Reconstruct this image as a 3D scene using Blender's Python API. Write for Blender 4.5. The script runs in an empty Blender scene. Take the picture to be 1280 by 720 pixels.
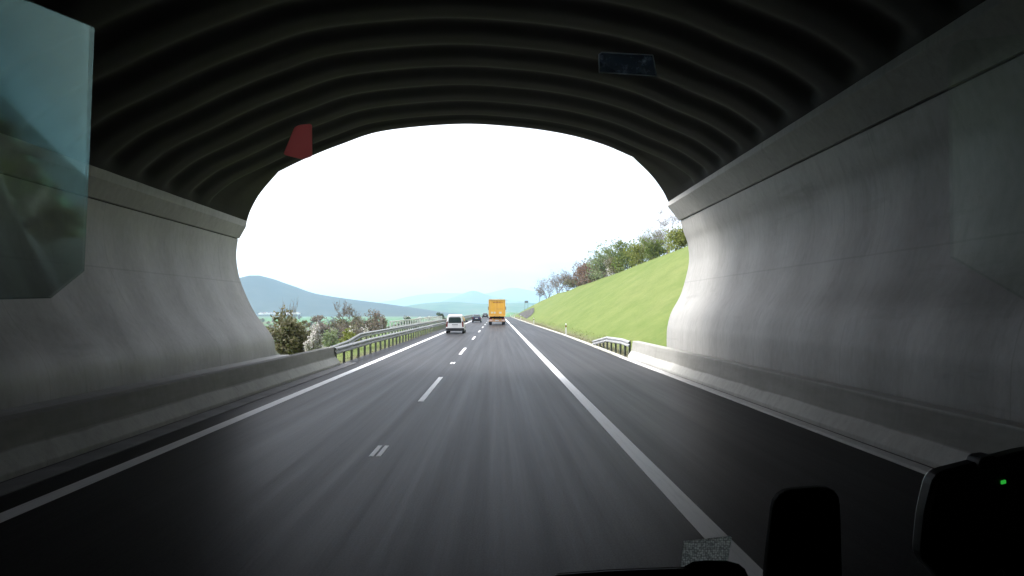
import bpy, math, random
from mathutils import Vector, Matrix, noise as mnoise

random.seed(11)
S = bpy.context.scene
COL = S.collection
F = 880.0
VX, VY = 621.0, 388.0
H = 2.2
PI = math.pi


def at(px, py, D):
    return Vector(((px - VX) / F * D, D, H + (VY - py) / F * D))


def lerp_list(t, pts):
    if t <= pts[0][0]:
        return pts[0][1]
    for (a, va), (b, vb) in zip(pts, pts[1:]):
        if t <= b:
            return va + (vb - va) * (t - a) / (b - a)
    return pts[-1][1]


def sstep(a, b, x):
    t = max(0.0, min(1.0, (x - a) / (b - a)))
    return t * t * (3 - 2 * t)


# ------------------------------------------------------------------ mesh builder
class MB:
    def __init__(self):
        self.v, self.f, self.s = [], [], []

    def face(self, pts, smooth=False):
        i = len(self.v)
        self.v += [tuple(p) for p in pts]
        self.f.append(list(range(i, i + len(pts))))
        self.s.append(smooth)

    def grid(self, rows, smooth=True, close=False, cap=False):
        i = len(self.v)
        n, m = len(rows), len(rows[0])
        for r in rows:
            self.v += [tuple(p) for p in r]
        mm = m if close else m - 1
        for a in range(n - 1):
            for b in range(mm):
                b2 = (b + 1) % m
                self.f.append([i + a * m + b, i + a * m + b2, i + (a + 1) * m + b2, i + (a + 1) * m + b])
                self.s.append(smooth)
        if cap:
            self.f.append([i + b for b in range(m)][::-1])
            self.s.append(False)
            self.f.append([i + (n - 1) * m + b for b in range(m)])
            self.s.append(False)

    def box(self, c, d, mat=None):
        x, y, z = d[0] / 2, d[1] / 2, d[2] / 2
        P = [Vector((sx * x, sy * y, sz * z)) for sx in (-1, 1) for sy in (-1, 1) for sz in (-1, 1)]
        if mat is not None:
            P = [mat @ p for p in P]
        i = len(self.v)
        self.v += [tuple(p + Vector(c)) for p in P]
        for q in ((0, 1, 3, 2), (4, 6, 7, 5), (0, 4, 5, 1), (2, 3, 7, 6), (0, 2, 6, 4), (1, 5, 7, 3)):
            self.f.append([i + k for k in q])
            self.s.append(False)

    def tube(self, pts, rad, n=6, cap=True):
        rows = []
        for k, p in enumerate(pts):
            p = Vector(p)
            a = Vector(pts[max(0, k - 1)])
            b = Vector(pts[min(len(pts) - 1, k + 1)])
            t = (b - a).normalized()
            u = t.cross(Vector((0, 0, 1)))
            if u.length < .05:
                u = t.cross(Vector((0, 1, 0)))
            u.normalize()
            w = t.cross(u)
            r = rad[k] if isinstance(rad, (list, tuple)) else rad
            rows.append([p + (u * math.cos(2 * PI * j / n) + w * math.sin(2 * PI * j / n)) * r for j in range(n)])
        self.grid(rows, True, True, cap)

    def cyl(self, c, r, h, axis='z', n=20):
        c = Vector(c)
        d = {'x': Vector((h / 2, 0, 0)), 'y': Vector((0, h / 2, 0)), 'z': Vector((0, 0, h / 2))}[axis]
        self.tube([c - d, c + d], r, n)

    def prism(self, poly, a, b, smooth=False):
        """poly of (u,w) points swept from plane a to plane b through fn"""
        self.grid([[a(p) for p in poly], [b(p) for p in poly]], smooth, True, True)

    def build(self, name, mat, parent=None, bevel=0):
        me = bpy.data.meshes.new(name)
        me.from_pydata(self.v, [], self.f)
        me.polygons.foreach_set('use_smooth', self.s)
        me.validate()
        me.update()
        if mat:
            me.materials.append(mat)
        o = bpy.data.objects.new(name, me)
        COL.objects.link(o)
        if parent:
            o.parent = parent
        if bevel:
            m = o.modifiers.new('bevel', 'BEVEL')
            m.width = bevel
            m.segments = 2
            m.limit_method = 'ANGLE'
        return o


def tag(o, label=None, cat=None, group=None, kind=None):
    if label:
        o['label'] = label
    if cat:
        o['category'] = cat
    if group:
        o['group'] = group
    if kind:
        o['kind'] = kind
    return o


def empty(name, loc=(0, 0, 0), rz=0):
    o = bpy.data.objects.new(name, None)
    COL.objects.link(o)
    o.location = loc
    o.rotation_euler.z = rz
    return o


def copy_tree(root):
    r = root.copy()
    COL.objects.link(r)
    for ch in list(root.children):
        c = ch.copy()
        COL.objects.link(c)
        c.parent = r
        for g in ch.children:
            d = g.copy()
            COL.objects.link(d)
            d.parent = c
    return r


# ------------------------------------------------------------------ materials
def mat_base(name):
    m = bpy.data.materials.new(name)
    m.use_nodes = True
    nt = m.node_tree
    return m, nt, nt.nodes['Principled BSDF'], nt.nodes['Material Output']


def N(nt, typ, **kw):
    n = nt.nodes.new(typ)
    for k, v in kw.items():
        setattr(n, k, v)
    return n


def noise_fac(nt, scale=(1, 1, 1), detail=4, rough=.55, coord='Object', base=1.0):
    tc = N(nt, 'ShaderNodeTexCoord')
    mp = N(nt, 'ShaderNodeMapping')
    mp.inputs['Scale'].default_value = scale
    nt.links.new(tc.outputs[coord], mp.inputs[0])
    no = N(nt, 'ShaderNodeTexNoise')
    no.inputs['Scale'].default_value = base
    no.inputs['Detail'].default_value = detail
    no.inputs['Roughness'].default_value = rough
    nt.links.new(mp.outputs[0], no.inputs['Vector'])
    return no.outputs['Fac']


def ramp(nt, fac, stops):
    r = N(nt, 'ShaderNodeValToRGB')
    e = r.color_ramp.elements
    while len(e) < len(stops):
        e.new(.5)
    for k, (p, c) in enumerate(stops):
        e[k].position = p
        e[k].color = (*c, 1) if len(c) == 3 else c
    nt.links.new(fac, r.inputs[0])
    return r.outputs[0]


def mixc(nt, fac, a, b, mode='MIX'):
    n = N(nt, 'ShaderNodeMix', data_type='RGBA', blend_type=mode)
    for sock, v in ((n.inputs[0], fac), (n.inputs[6], a), (n.inputs[7], b)):
        if isinstance(v, (int, float)):
            sock.default_value = v
        elif isinstance(v, (tuple, list)):
            sock.default_value = (*v, 1)
        else:
            nt.links.new(v, sock)
    return n.outputs[2]


def bump(nt, fac, strength, dist, P):
    b = N(nt, 'ShaderNodeBump')
    b.inputs['Strength'].default_value = strength
    b.inputs['Distance'].default_value = dist
    nt.links.new(fac, b.inputs['Height'])
    nt.links.new(b.outputs[0], P.inputs['Normal'])


def plain(name, col, rough=.5, metal=0.0, vary=.12, scale=3.0, spec=.5):
    m, nt, P, out = mat_base(name)
    f = noise_fac(nt, (scale,) * 3)
    a = tuple(c * (1 - vary) for c in col)
    b = tuple(min(1, c * (1 + vary)) for c in col)
    nt.links.new(ramp(nt, f, [(.3, a), (.7, b)]), P.inputs['Base Color'])
    P.inputs['Roughness'].default_value = rough
    P.inputs['Metallic'].default_value = metal
    P.inputs['Specular IOR Level'].default_value = spec
    return m


def m_asphalt():
    m, nt, P, out = mat_base('asphalt')
    f1 = noise_fac(nt, (3.2, .035, 1), 4, .6)          # streaks along the lanes
    f2 = noise_fac(nt, (.5, .12, 1), 4, .6)             # patches
    f3 = noise_fac(nt, (55, 30, 55), 3, .8)             # grain
    c = ramp(nt, f1, [(.3, (.027, .027, .029)), (.7, (.038, .038, .040))])
    c = mixc(nt, .5, c, ramp(nt, f2, [(.35, (.028, .028, .029)), (.65, (.042, .042, .043))]))
    f5 = noise_fac(nt, (16, .35, 1), 4, .75)           # fine wear streaks
    c = mixc(nt, .36, c, ramp(nt, f5, [(.32, (.010, .010, .011)), (.68, (.045, .045, .047))]))
    c = mixc(nt, .4, c, ramp(nt, f3, [(.32, (.008, .008, .009)), (.68, (.058, .058, .060))]))
    nt.links.new(c, P.inputs['Base Color'])
    r = ramp(nt, f1, [(.3, (.36,) * 3), (.7, (.44,) * 3)])
    nt.links.new(r, P.inputs['Roughness'])
    P.inputs['Specular IOR Level'].default_value = .02
    f4 = noise_fac(nt, (22, 1.2, 22), 3, .7)
    bump(nt, f4, .25, .01, P)
    return m


def m_paint():
    m, nt, P, out = mat_base('road_paint')
    f = noise_fac(nt, (14, .8, 1), 5, .7)
    nt.links.new(ramp(nt, f, [(.25, (.68, .68, .67)), (.5, (.85, .85, .84))]), P.inputs['Base Color'])
    P.inputs['Roughness'].default_value = .40
    P.inputs['Specular IOR Level'].default_value = .16
    return m


def m_concrete(name='concrete', base=(.36, .36, .34), streak=True, dirt=False, rough=.85, spec=.3):
    m, nt, P, out = mat_base(name)
    f1 = noise_fac(nt, (.6, .5, .12), 4, .6)
    f2 = noise_fac(nt, (6, 6, 3), 5, .65)
    f3 = noise_fac(nt, (.3, .22, 1.6), 4, .6)
    d = tuple(x * .74 for x in base)
    u = tuple(min(1, x * 1.18) for x in base)
    c = ramp(nt, f1, [(.25, d), (.75, u)])
    c = mixc(nt, .4, c, ramp(nt, f2, [(.3, tuple(x * .72 for x in base)), (.7, tuple(x * 1.2 for x in base))]))
    f6 = noise_fac(nt, (2.6, 2.6, .16), 4, .7)            # thin run-down stains
    c = mixc(nt, ramp(nt, f6, [(.56, (0, 0, 0)), (.70, (.5,) * 3)]), c, tuple(x * .62 for x in base))
    f7 = noise_fac(nt, (30, 30, 30), 2, .8)               # pores
    c = mixc(nt, ramp(nt, f7, [(.62, (0, 0, 0)), (.74, (.5,) * 3)]), c, tuple(x * .5 for x in base))
    if streak:
        # dark smudges and stains
        c = mixc(nt, ramp(nt, f3, [(.62, (0, 0, 0)), (.74, (.55,) * 3)]), c, tuple(x * .55 for x in base))
        # horizontal shutter joint and vertical pour joints
        tc = N(nt, 'ShaderNodeTexCoord')
        sp = N(nt, 'ShaderNodeSeparateXYZ')
        nt.links.new(tc.outputs['Object'], sp.inputs[0])
        m1 = N(nt, 'ShaderNodeMath', operation='SUBTRACT')
        nt.links.new(sp.outputs[2], m1.inputs[0])
        m1.inputs[1].default_value = 3.35
        m2 = N(nt, 'ShaderNodeMath', operation='ABSOLUTE')
        nt.links.new(m1.outputs[0], m2.inputs[0])
        m3 = N(nt, 'ShaderNodeMath', operation='LESS_THAN')
        nt.links.new(m2.outputs[0], m3.inputs[0])
        m3.inputs[1].default_value = .02
        v1 = N(nt, 'ShaderNodeMath', operation='PINGPONG')
        nt.links.new(sp.outputs[1], v1.inputs[0])
        v1.inputs[1].default_value = 2.4
        v2 = N(nt, 'ShaderNodeMath', operation='LESS_THAN')
        nt.links.new(v1.outputs[0], v2.inputs[0])
        v2.inputs[1].default_value = .014
        mx = N(nt, 'ShaderNodeMath', operation='MAXIMUM')
        nt.links.new(m3.outputs[0], mx.inputs[0])
        nt.links.new(v2.outputs[0], mx.inputs[1])
        ms = N(nt, 'ShaderNodeMath', operation='MULTIPLY')
        nt.links.new(mx.outputs[0], ms.inputs[0])
        ms.inputs[1].default_value = .35
        c = mixc(nt, ms.outputs[0], c, tuple(x * .5 for x in base))
    if dirt:
        # tyre-spray grime on the upright face of the barrier
        tc = N(nt, 'ShaderNodeTexCoord')
        sp = N(nt, 'ShaderNodeSeparateXYZ')
        nt.links.new(tc.outputs['Object'], sp.inputs[0])
        f5 = noise_fac(nt, (.5, .35, 2), 4, .65)
        ad = N(nt, 'ShaderNodeMath', operation='MULTIPLY_ADD')
        nt.links.new(f5, ad.inputs[0])
        ad.inputs[1].default_value = .12
        nt.links.new(sp.outputs[2], ad.inputs[2])
        g = ramp(nt, ad.outputs[0], [(.36, (0, 0, 0)), (.385, (.85,) * 3), (.80, (.75,) * 3), (.84, (0, 0, 0))])
        dm = ramp(nt, f5, [(.3, (.5,) * 3), (.7, (1,) * 3)])
        mm = N(nt, 'ShaderNodeMath', operation='MULTIPLY')
        nt.links.new(g, mm.inputs[0])
        nt.links.new(dm, mm.inputs[1])
        c = mixc(nt, mm.outputs[0], c, (.15, .148, .13))
    nt.links.new(c, P.inputs['Base Color'])
    P.inputs['Roughness'].default_value = rough
    P.inputs['Specular IOR Level'].default_value = spec
    bump(nt, f2, .25, .02, P)
    return m


def m_leaf(name, cols, rough=.6, trans=.3):
    m, nt, P, out = mat_base(name)
    g = N(nt, 'ShaderNodeNewGeometry')
    oi = N(nt, 'ShaderNodeObjectInfo')
    st = [(k / max(1, len(cols) - 1), c) for k, c in enumerate(cols)]
    c = ramp(nt, g.outputs['Random Per Island'], st)
    nt.links.new(c, P.inputs['Base Color'])
    P.inputs['Roughness'].default_value = rough
    P.inputs['Specular IOR Level'].default_value = .25
    t = N(nt, 'ShaderNodeBsdfTranslucent')
    nt.links.new(c, t.inputs[0])
    mx = N(nt, 'ShaderNodeMixShader')
    mx.inputs[0].default_value = trans
    nt.links.new(P.outputs[0], mx.inputs[1])
    nt.links.new(t.outputs[0], mx.inputs[2])
    nt.links.new(mx.outputs[0], out.inputs[0])
    return m


def m_ground():
    m, nt, P, out = mat_base('meadow')
    tc = N(nt, 'ShaderNodeTexCoord')
    geo = N(nt, 'ShaderNodeSeparateXYZ')
    nt.links.new(tc.outputs['Object'], geo.inputs[0])
    # near grass: clumps, dry patches and mown streaks that follow the bank
    f1 = noise_fac(nt, (.10, .05, .10), 5, .6)
    f2 = noise_fac(nt, (.55, .25, .55), 5, .65)
    f3 = noise_fac(nt, (4, 3, 4), 3, .7)
    near = ramp(nt, f1, [(.3, (.078, .130, .026)), (.5, (.118, .165, .042)), (.72, (.172, .190, .072))])
    near = mixc(nt, .6, near, ramp(nt, f2, [(.3, (.062, .096, .022)), (.7, (.150, .165, .058))]))
    near = mixc(nt, .30, near, ramp(nt, f3, [(.3, (.04, .075, .014)), (.7, (.12, .145, .045))]))
    # far fields: patchwork
    mp = N(nt, 'ShaderNodeMapping')
    mp.inputs['Scale'].default_value = (.006, .0035, 0)
    nt.links.new(tc.outputs['Object'], mp.inputs[0])
    vo = N(nt, 'ShaderNodeTexVoronoi')
    vo.inputs['Scale'].default_value = 1.0
    nt.links.new(mp.outputs[0], vo.inputs['Vector'])
    sp = N(nt, 'ShaderNodeSeparateColor')
    nt.links.new(vo.outputs['Color'], sp.inputs[0])
    far = ramp(nt, sp.outputs[0], [(0, (.045, .12, .03)), (.4, (.05, .16, .045)), (.6, (.10, .12, .05)), (.8, (.13, .11, .07)), (1, (.06, .10, .04))])
    far = mixc(nt, .4, far, ramp(nt, noise_fac(nt, (.03, .03, .03), 5, .7), [(.35, (.03, .06, .02)), (.65, (.12, .15, .06))]))
    dist = N(nt, 'ShaderNodeMapRange')
    nt.links.new(geo.outputs[1], dist.inputs[0])
    dist.inputs[1].default_value = 260
    dist.inputs[2].default_value = 480
    side = N(nt, 'ShaderNodeMapRange')
    nt.links.new(geo.outputs[0], side.inputs[0])
    side.inputs[1].default_value = -22
    side.inputs[2].default_value = -60
    mx = N(nt, 'ShaderNodeMath', operation='MAXIMUM')
    nt.links.new(dist.outputs[0], mx.inputs[0])
    nt.links.new(side.outputs[0], mx.inputs[1])
    c = mixc(nt, mx.outputs[0], near, far)
    # dirty verge beside the carriageway
    ax = N(nt, 'ShaderNodeMath', operation='ABSOLUTE')
    nt.links.new(geo.outputs[0], ax.inputs[0])
    wob = N(nt, 'ShaderNodeMath', operation='MULTIPLY_ADD')
    nt.links.new(f2, wob.inputs[0])
    wob.inputs[1].default_value = 1.2
    nt.links.new(ax.outputs[0], wob.inputs[2])
    vg = ramp(nt, N(nt, 'ShaderNodeMapRange').outputs[0], [(0, (0, 0, 0)), (1, (1, 1, 1))])
    mr = nt.nodes[-2] if False else None
    r2 = N(nt, 'ShaderNodeMapRange')
    nt.links.new(wob.outputs[0], r2.inputs[0])
    r2.inputs[1].default_value = 7.4
    r2.inputs[2].default_value = 8.1
    r2.inputs[3].default_value = .85
    r2.inputs[4].default_value = 0
    c = mixc(nt, r2.outputs[0], c, ramp(nt, f3, [(.3, (.075, .065, .045)), (.7, (.15, .13, .09))]))
    nt.links.new(c, P.inputs['Base Color'])
    P.inputs['Roughness'].default_value = .95
    P.inputs['Specular IOR Level'].default_value = .1
    bump(nt, f3, .6, .12, P)
    return m


def m_hill(name, cols, sc):
    m, nt, P, out = mat_base(name)
    f1 = noise_fac(nt, (sc, sc, sc), 6, .65)
    nt.links.new(ramp(nt, f1, [(.3 + .4 * k / max(1, len(cols) - 1), c) for k, c in enumerate(cols)]), P.inputs['Base Color'])
    P.inputs['Roughness'].default_value = 1
    P.inputs['Specular IOR Level'].default_value = 0
    return m


def m_pane(name, tint, refl, f0=.05):
    m, nt, P, out = mat_base(name)
    nt.nodes.remove(P)
    g = N(nt, 'ShaderNodeNewGeometry')
    d = N(nt, 'ShaderNodeVectorMath', operation='DOT_PRODUCT')
    nt.links.new(g.outputs['Incoming'], d.inputs[0])
    nt.links.new(g.outputs['Normal'], d.inputs[1])
    a = N(nt, 'ShaderNodeMath', operation='ABSOLUTE')
    nt.links.new(d.outputs['Value'], a.inputs[0])
    s = N(nt, 'ShaderNodeMath', operation='SUBTRACT')
    s.inputs[0].default_value = 1
    nt.links.new(a.outputs[0], s.inputs[1])
    p = N(nt, 'ShaderNodeMath', operation='POWER')
    nt.links.new(s.outputs[0], p.inputs[0])
    p.inputs[1].default_value = 5
    q = N(nt, 'ShaderNodeMath', operation='MULTIPLY_ADD')
    nt.links.new(p.outputs[0], q.inputs[0])
    q.inputs[1].default_value = 1 - f0
    q.inputs[2].default_value = f0
    t = N(nt, 'ShaderNodeBsdfTransparent')
    t.inputs[0].default_value = (*tint, 1)
    gl = N(nt, 'ShaderNodeBsdfGlossy')
    gl.inputs['Color'].default_value = (*refl, 1)
    gl.inputs['Roughness'].default_value = .045
    mx = N(nt, 'ShaderNodeMixShader')
    nt.links.new(q.outputs[0], mx.inputs[0])
    nt.links.new(t.outputs[0], mx.inputs[1])
    nt.links.new(gl.outputs[0], mx.inputs[2])
    nt.links.new(mx.outputs[0], out.inputs[0])
    return m


def m_film(name, col, clear, tint=(1, 1, 1)):
    """thin plastic film: part see-through, part scattering light that falls on its far side"""
    m, nt, P, out = mat_base(name)
    nt.nodes.remove(P)
    t = N(nt, 'ShaderNodeBsdfTransparent')
    t.inputs[0].default_value = (*tint, 1)
    l = N(nt, 'ShaderNodeBsdfTranslucent')
    if isinstance(col, tuple):
        l.inputs[0].default_value = (*col, 1)
    else:
        nt.links.new(col(nt), l.inputs[0])
    mx = N(nt, 'ShaderNodeMixShader')
    mx.inputs[0].default_value = 1 - clear
    nt.links.new(t.outputs[0], mx.inputs[1])
    nt.links.new(l.outputs[0], mx.inputs[2])
    nt.links.new(mx.outputs[0], out.inputs[0])
    return m


M = {}
M['asphalt'] = m_asphalt()
M['paint'] = m_paint()
M['faint_paint'] = plain('faint_paint', (.30, .30, .31), .6, vary=.3, scale=6)
M['wall'] = m_concrete('shuttered_concrete', (.255, .253, .236), rough=.64, spec=.5)
M['beam'] = m_concrete('beam_concrete', (.27, .27, .255), streak=False, rough=.7, spec=.4)
M['barrier'] = m_concrete('barrier_concrete', (.38, .38, .35), streak=False, dirt=True)
M['gutter'] = m_concrete('gutter_concrete', (.32, .32, .31), streak=False)
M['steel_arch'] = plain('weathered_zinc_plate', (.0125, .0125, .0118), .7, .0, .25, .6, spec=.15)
M['galv'] = plain('galvanised_steel', (.27, .28, .285), .6, .3, .18, 2.5)
M['galv_dark'] = plain('weathered_steel_post', (.13, .145, .14), .6, .4, .2, 4)
M['pale_rail'] = plain('pale_painted_steel', (.52, .54, .54), .6, 0, .15, 2)
M['white_plastic'] = plain('white_plastic', (.80, .80, .78), .5, 0, .06, 5)
M['black_plastic'] = plain('black_plastic', (.02, .02, .021), .4, 0, .2, 8)
M['matt_black'] = plain('matt_black_plastic', (.008, .008, .008), .75, 0, .2, 8, spec=.2)
M['reflector'] = plain('orange_reflector', (.75, .28, .04), .3)
M['grass'] = m_ground()
M['soil'] = plain('rubble_slope', (.060, .058, .054), .95, 0, .45, 1.2, spec=.1)
M['bark'] = plain('bark', (.085, .070, .058), .9, 0, .3, 6, spec=.1)
M['bark_grey'] = plain('grey_bark', (.17, .14, .12), .9, 0, .25, 6, spec=.1)
M['bark_red'] = plain('reddish_bark', (.12, .075, .06), .9, 0, .25, 6, spec=.1)
M['white_paint'] = plain('white_car_paint', (.80, .80, .80), .25, 0, .02, 2)
M['blue_paint'] = plain('dark_blue_car_paint', (.030, .042, .085), .2, .25, .05, 2)
M['black_paint'] = plain('black_car_paint', (.012, .013, .015), .22, 0, .05, 2)
M['yellow'] = plain('yellow_tarpaulin', (.88, .49, .05), .45, 0, .05, .8)
M['yellow_pale'] = plain('faded_yellow_edge', (.80, .52, .16), .5, 0, .08, 1)
M['orange_dirty'] = plain('dusty_orange_steel', (.62, .34, .17), .6, 0, .15, 3)
M['dark_red'] = plain('dark_red_lettering', (.30, .035, .02), .5, 0, .1, 3)
M['cream'] = plain('white_sticker', (.82, .76, .58), .5, 0, .06, 3)
M['rubber'] = plain('tyre_rubber', (.014, .014, .014), .8, 0, .2, 6)
M['rim'] = plain('wheel_rim', (.35, .35, .36), .35, .7, .1, 3)
M['glass'] = plain('dark_window_glass', (.030, .045, .042), .06, 0, .3, 1.5, spec=.8)
M['tail'] = plain('red_tail_lamp', (.16, .008, .014), .2, 0, .1, 3)
M['tail_pale'] = plain('pale_lamp_lens', (.72, .55, .50), .25, 0, .1, 3)
M['plate'] = plain('white_number_plate', (.68, .69, .68), .4, 0, .05, 3)
M['roof'] = plain('tile_roof', (.20, .145, .125), .8, 0, .2, .4)
M['render_wall'] = plain('white_render', (.78, .76, .71), .8, 0, .06, .3)
M['sign_back'] = plain('grey_sign_back', (.17, .19, .20), .5, .4, .1, 2)
M['seal'] = plain('rubber_seal', (.010, .013, .013), .6, 0, .2, 8)

# ------------------------------------------------------------------ terrain
ZC = [(40, 11.2), (60, 10.8), (80, 10.4), (92, 10.1), (132, 9.0), (180, 8.2), (227, 7.3), (255, 6.5), (290, 4.6), (330, 1.8), (370, -.5), (450, -2)]


def zroad(y):
    if y < 220:
        return 0.0
    return max(-13.0, -((y - 220) ** 2) / 9000.0)


def edge_x(y):
    return lerp_list(y, [(33, 5.72), (45, 5.86), (64, 5.9), (110, 5.45), (160, 5.1), (215, 4.85), (300, 4.7)])


def ground(x, y, detail=True):
    zr = zroad(y)
    n = mnoise.noise(Vector((x * .06, y * .035, 0))) if detail else 0
    if x > 6.2:
        foot = 7.0
        d = x - foot
        if d < 0:
            return zr - .05
        zc = lerp_list(y, ZC)
        if y > 300:
            zc = max(zc, zr + .0) if zc > zr else zr
        run = d / 1.5
        top = zc - zr
        k = .6
        if top > 0:
            # soft crest
            h = -math.log(math.exp(-run / k) + math.exp(-top / k)) * k if top / k < 60 and run / k < 60 else min(run, top)
            h = max(h, -.2)
        else:
            h = top
        extra = max(0, d - 1.5 * max(top, 0))
        z = zr + h - .05 + n * .35 * sstep(0, 4, d)
        z -= .06 * max(0, extra - 6)
        return max(z, -14)
    if x < -9.0:
        d = -9.0 - x
        z = zr - .1 - 2.6 * sstep(0, 7, d) - max(0, d - 5) * .11 + n * .5 * sstep(1, 8, d)
        return max(z, -13.5 + n * .6)
    return zr - .05 - .05 * (1 if x < -6.4 else 0)


def axis(vals):
    out = []
    for a, b, s in vals:
        k = max(1, int(round((b - a) / s)))
        out += [a + (b - a) * i / k for i in range(k)]
    out.append(vals[-1][1])
    return out


XS = axis([(-8500, -2500, 1500), (-2500, -500, 250), (-500, -120, 40), (-120, -30, 6), (-30, -12, 1.5), (-12, -8, .8), (-8, -6.4, .8), (-6.4, 5.6, 6), (5.6, 7.0, .7), (7.0, 30, 1.0), (30, 60, 3),
           (60, 160, 12), (160, 700, 60), (700, 2500, 300), (2500, 8500, 1500)])
YS = axis([(-260, -160, 40), (-160, 20, 8), (20, 330, 3.1), (330, 620, 14), (620, 1600, 70), (1600, 4000, 300), (4000, 9500, 1100)])
g = MB()
g.grid([[(x, y, ground(x, y) if -6.6 > x or x > 5.7 else zroad(y) - .25) for x in XS] for y in YS])
tag(g.build('ground', M['grass']), 'bright green meadow falling away from the road on both sides', 'ground', kind='structure')

# road sheet
rs = MB()
ys = axis([(-160, 20, 10), (20, 220, 6), (220, 640, 7)])
rows = []
for y in ys:
    z = zroad(y)
    xr = edge_x(y) if y > 33 else 6.2
    rows.append([(x, y, z) for x in (-6.45, -4, -1.9, 0, 2.1, xr)])
rs.grid(rows, False)
tag(rs.build('road', M['asphalt']), 'dark grey two lane asphalt carriageway with a wide right shoulder', 'road', kind='structure')


def strip(name, fx0, fx1, y0, y1, dz, mat, label, cat='road marking', step=6):
    b = MB()
    n = max(1, int((y1 - y0) / step))
    b.grid([[(fx0(y), y, zroad(y) + dz), (fx1(y), y, zroad(y) + dz)] for y in [y0 + (y1 - y0) * i / n for i in range(n + 1)]], False)
    return tag(b.build(name, mat), label, cat, kind='structure')


strip('edge_line', lambda y: -5.38, lambda y: -5.13, -150, 420, .004, M['paint'], 'solid white edge line on the left of the fast lane')
strip('edge_line', lambda y: 2.0, lambda y: 2.25, -150, 420, .004, M['paint'], 'solid white edge line between the right lane and the shoulder')
for k in range(0, 16):
    y0 = 17.0 + 18.1 * k
    strip('lane_dash', lambda y: -1.91, lambda y: -1.77, y0, y0 + 6.2, .004, M['paint'], 'white lane dash painted between the two lanes', step=3)
for k in range(0, 2):
    y0 = 10.6 + 18.4 * k
    for dx in (-.09, .02):
        strip('lane_stud_mark', lambda y: -1.84 + dx, lambda y: -1.84 + dx + .07, y0, y0 + .85, .004, M['paint'], 'short faint double mark between two lane dashes', step=3)

# gutters
gm = MB()
prof = [(5.74, .010), (5.78, .035), (5.97, .035), (5.99, .006), (5.99, -.1), (5.74, -.1)]
gm.grid([[(x, y, z) for x, z in prof] for y in (-150, 33.2)], False, True, True)
tag(gm.build('drainage_kerb', m_concrete('kerb_concrete', (.50, .50, .48), streak=False)), 'pale concrete drainage kerb along the foot of the right barrier', 'kerb', kind='structure')
gm = MB()
prof = [(-6.30, -.1), (-6.30, .006), (-6.22, .006), (-6.2, .02), (-5.86, .014), (-5.86, -.1)]
gm.grid([[(x, y, z) for x, z in prof] for y in (-150, 29.5)], False, True, True)
tag(gm.build('drainage_kerb', plain('dark_gutter_concrete', (.15, .15, .15), .8, 0, .25, 1.5)), 'grey concrete gutter strip along the foot of the left barrier', 'kerb', kind='structure')
gm = MB()
yy = axis([(33.3, 220, 5), (220, 340, 8)])
gm.grid([[(edge_x(y) + .03, y, zroad(y) - .1), (edge_x(y) + .03, y, zroad(y) + .03), (edge_x(y) + .30, y, zroad(y) + .03), (edge_x(y) + .30, y, zroad(y) - .1)] for y in yy], False)
tag(gm.build('kerb', m_concrete('edge_concrete', (.42, .42, .36), streak=False)), 'low pale concrete kerb between the shoulder and the green bank', 'kerb', kind='structure')

# ------------------------------------------------------------------ tunnel
TY0 = -150.0


def catmull(P, n):
    out = []
    for i in range(len(P) - 1):
        p0 = P[max(0, i - 1)]
        p1, p2 = P[i], P[i + 1]
        p3 = P[min(len(P) - 1, i + 2)]
        for k in range(n):
            t = k / n
            out.append(tuple(.5 * ((2 * b) + (c - a) * t + (2 * a - 5 * b + 4 * c - d) * t * t + (-a + 3 * b - 3 * c + d) * t ** 3) for a, b, c, d in zip(p0, p1, p2, p3)))
    out.append(tuple(P[-1]))
    return out


tun = empty('highway_tunnel', (0, TY0, 0))
tun.location = (0, 0, 0)
tag(tun, 'grey concrete road tunnel with curved walls and a dark corrugated steel roof', 'tunnel')

wl = [(-10.66, 2.935), (-10.73, 2.24), (-10.62, 1.42), (-10.35, .68), (-9.98, -.07), (-9.6, -.58), (-9.28, -1.02), (-9.14, -1.45), (-9.1, -2.3)]
wr = [(7.56, 3.675), (7.72, 3.16), (7.86, 2.77), (7.92, 2.2), (7.86, 1.65), (7.58, .66), (7.2, -.05), (7.05, -.56), (7.0, -1.0), (7.0, -2.3)]
wys = axis([(TY0, 29.0, .4)])


def wall(prof, sgn):
    P = catmull(prof, 5)
    b = MB()
    rows = []
    for y in wys:
        w = .02 * math.sin(2 * PI * y / 2.4 + .6) + .010 * math.sin(2 * PI * y / .97) + .02 * mnoise.noise(Vector((y * .25, sgn * 3, 0)))
        w *= sstep(29, 28, y)
        row = [(x + sgn * w * min(1, max(0, (3.2 - h) / 1.0)), y, h + H) for x, h in P]
        row += [(P[-1][0] + sgn * .7, y, P[-1][1] + H), (P[0][0] + sgn * .9, y, P[0][1] + H)]
        rows.append(row)
    b.grid(rows, True, True, True)
    o = b.build('side_wall', M['wall'], tun)
    m = o.modifiers.new('edges', 'EDGE_SPLIT')
    m.split_angle = math.radians(35)
    return o


wall(wl, -1)
wall(wr, 1)


def ledge(pts, sgn):
    b = MB()
    n = 24
    P = [(x, h) for x, h in pts]
    P = P + [(P[-1][0] + sgn * .75, P[-1][1]), (P[-1][0] + sgn * .75, P[0][1])]
    b.grid([[(x, y, h + H) for x, h in P] for y in (TY0, 29.0)], False, True, True)
    return b.build('ledge_beam', M['beam'], tun, bevel=.015)


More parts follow.
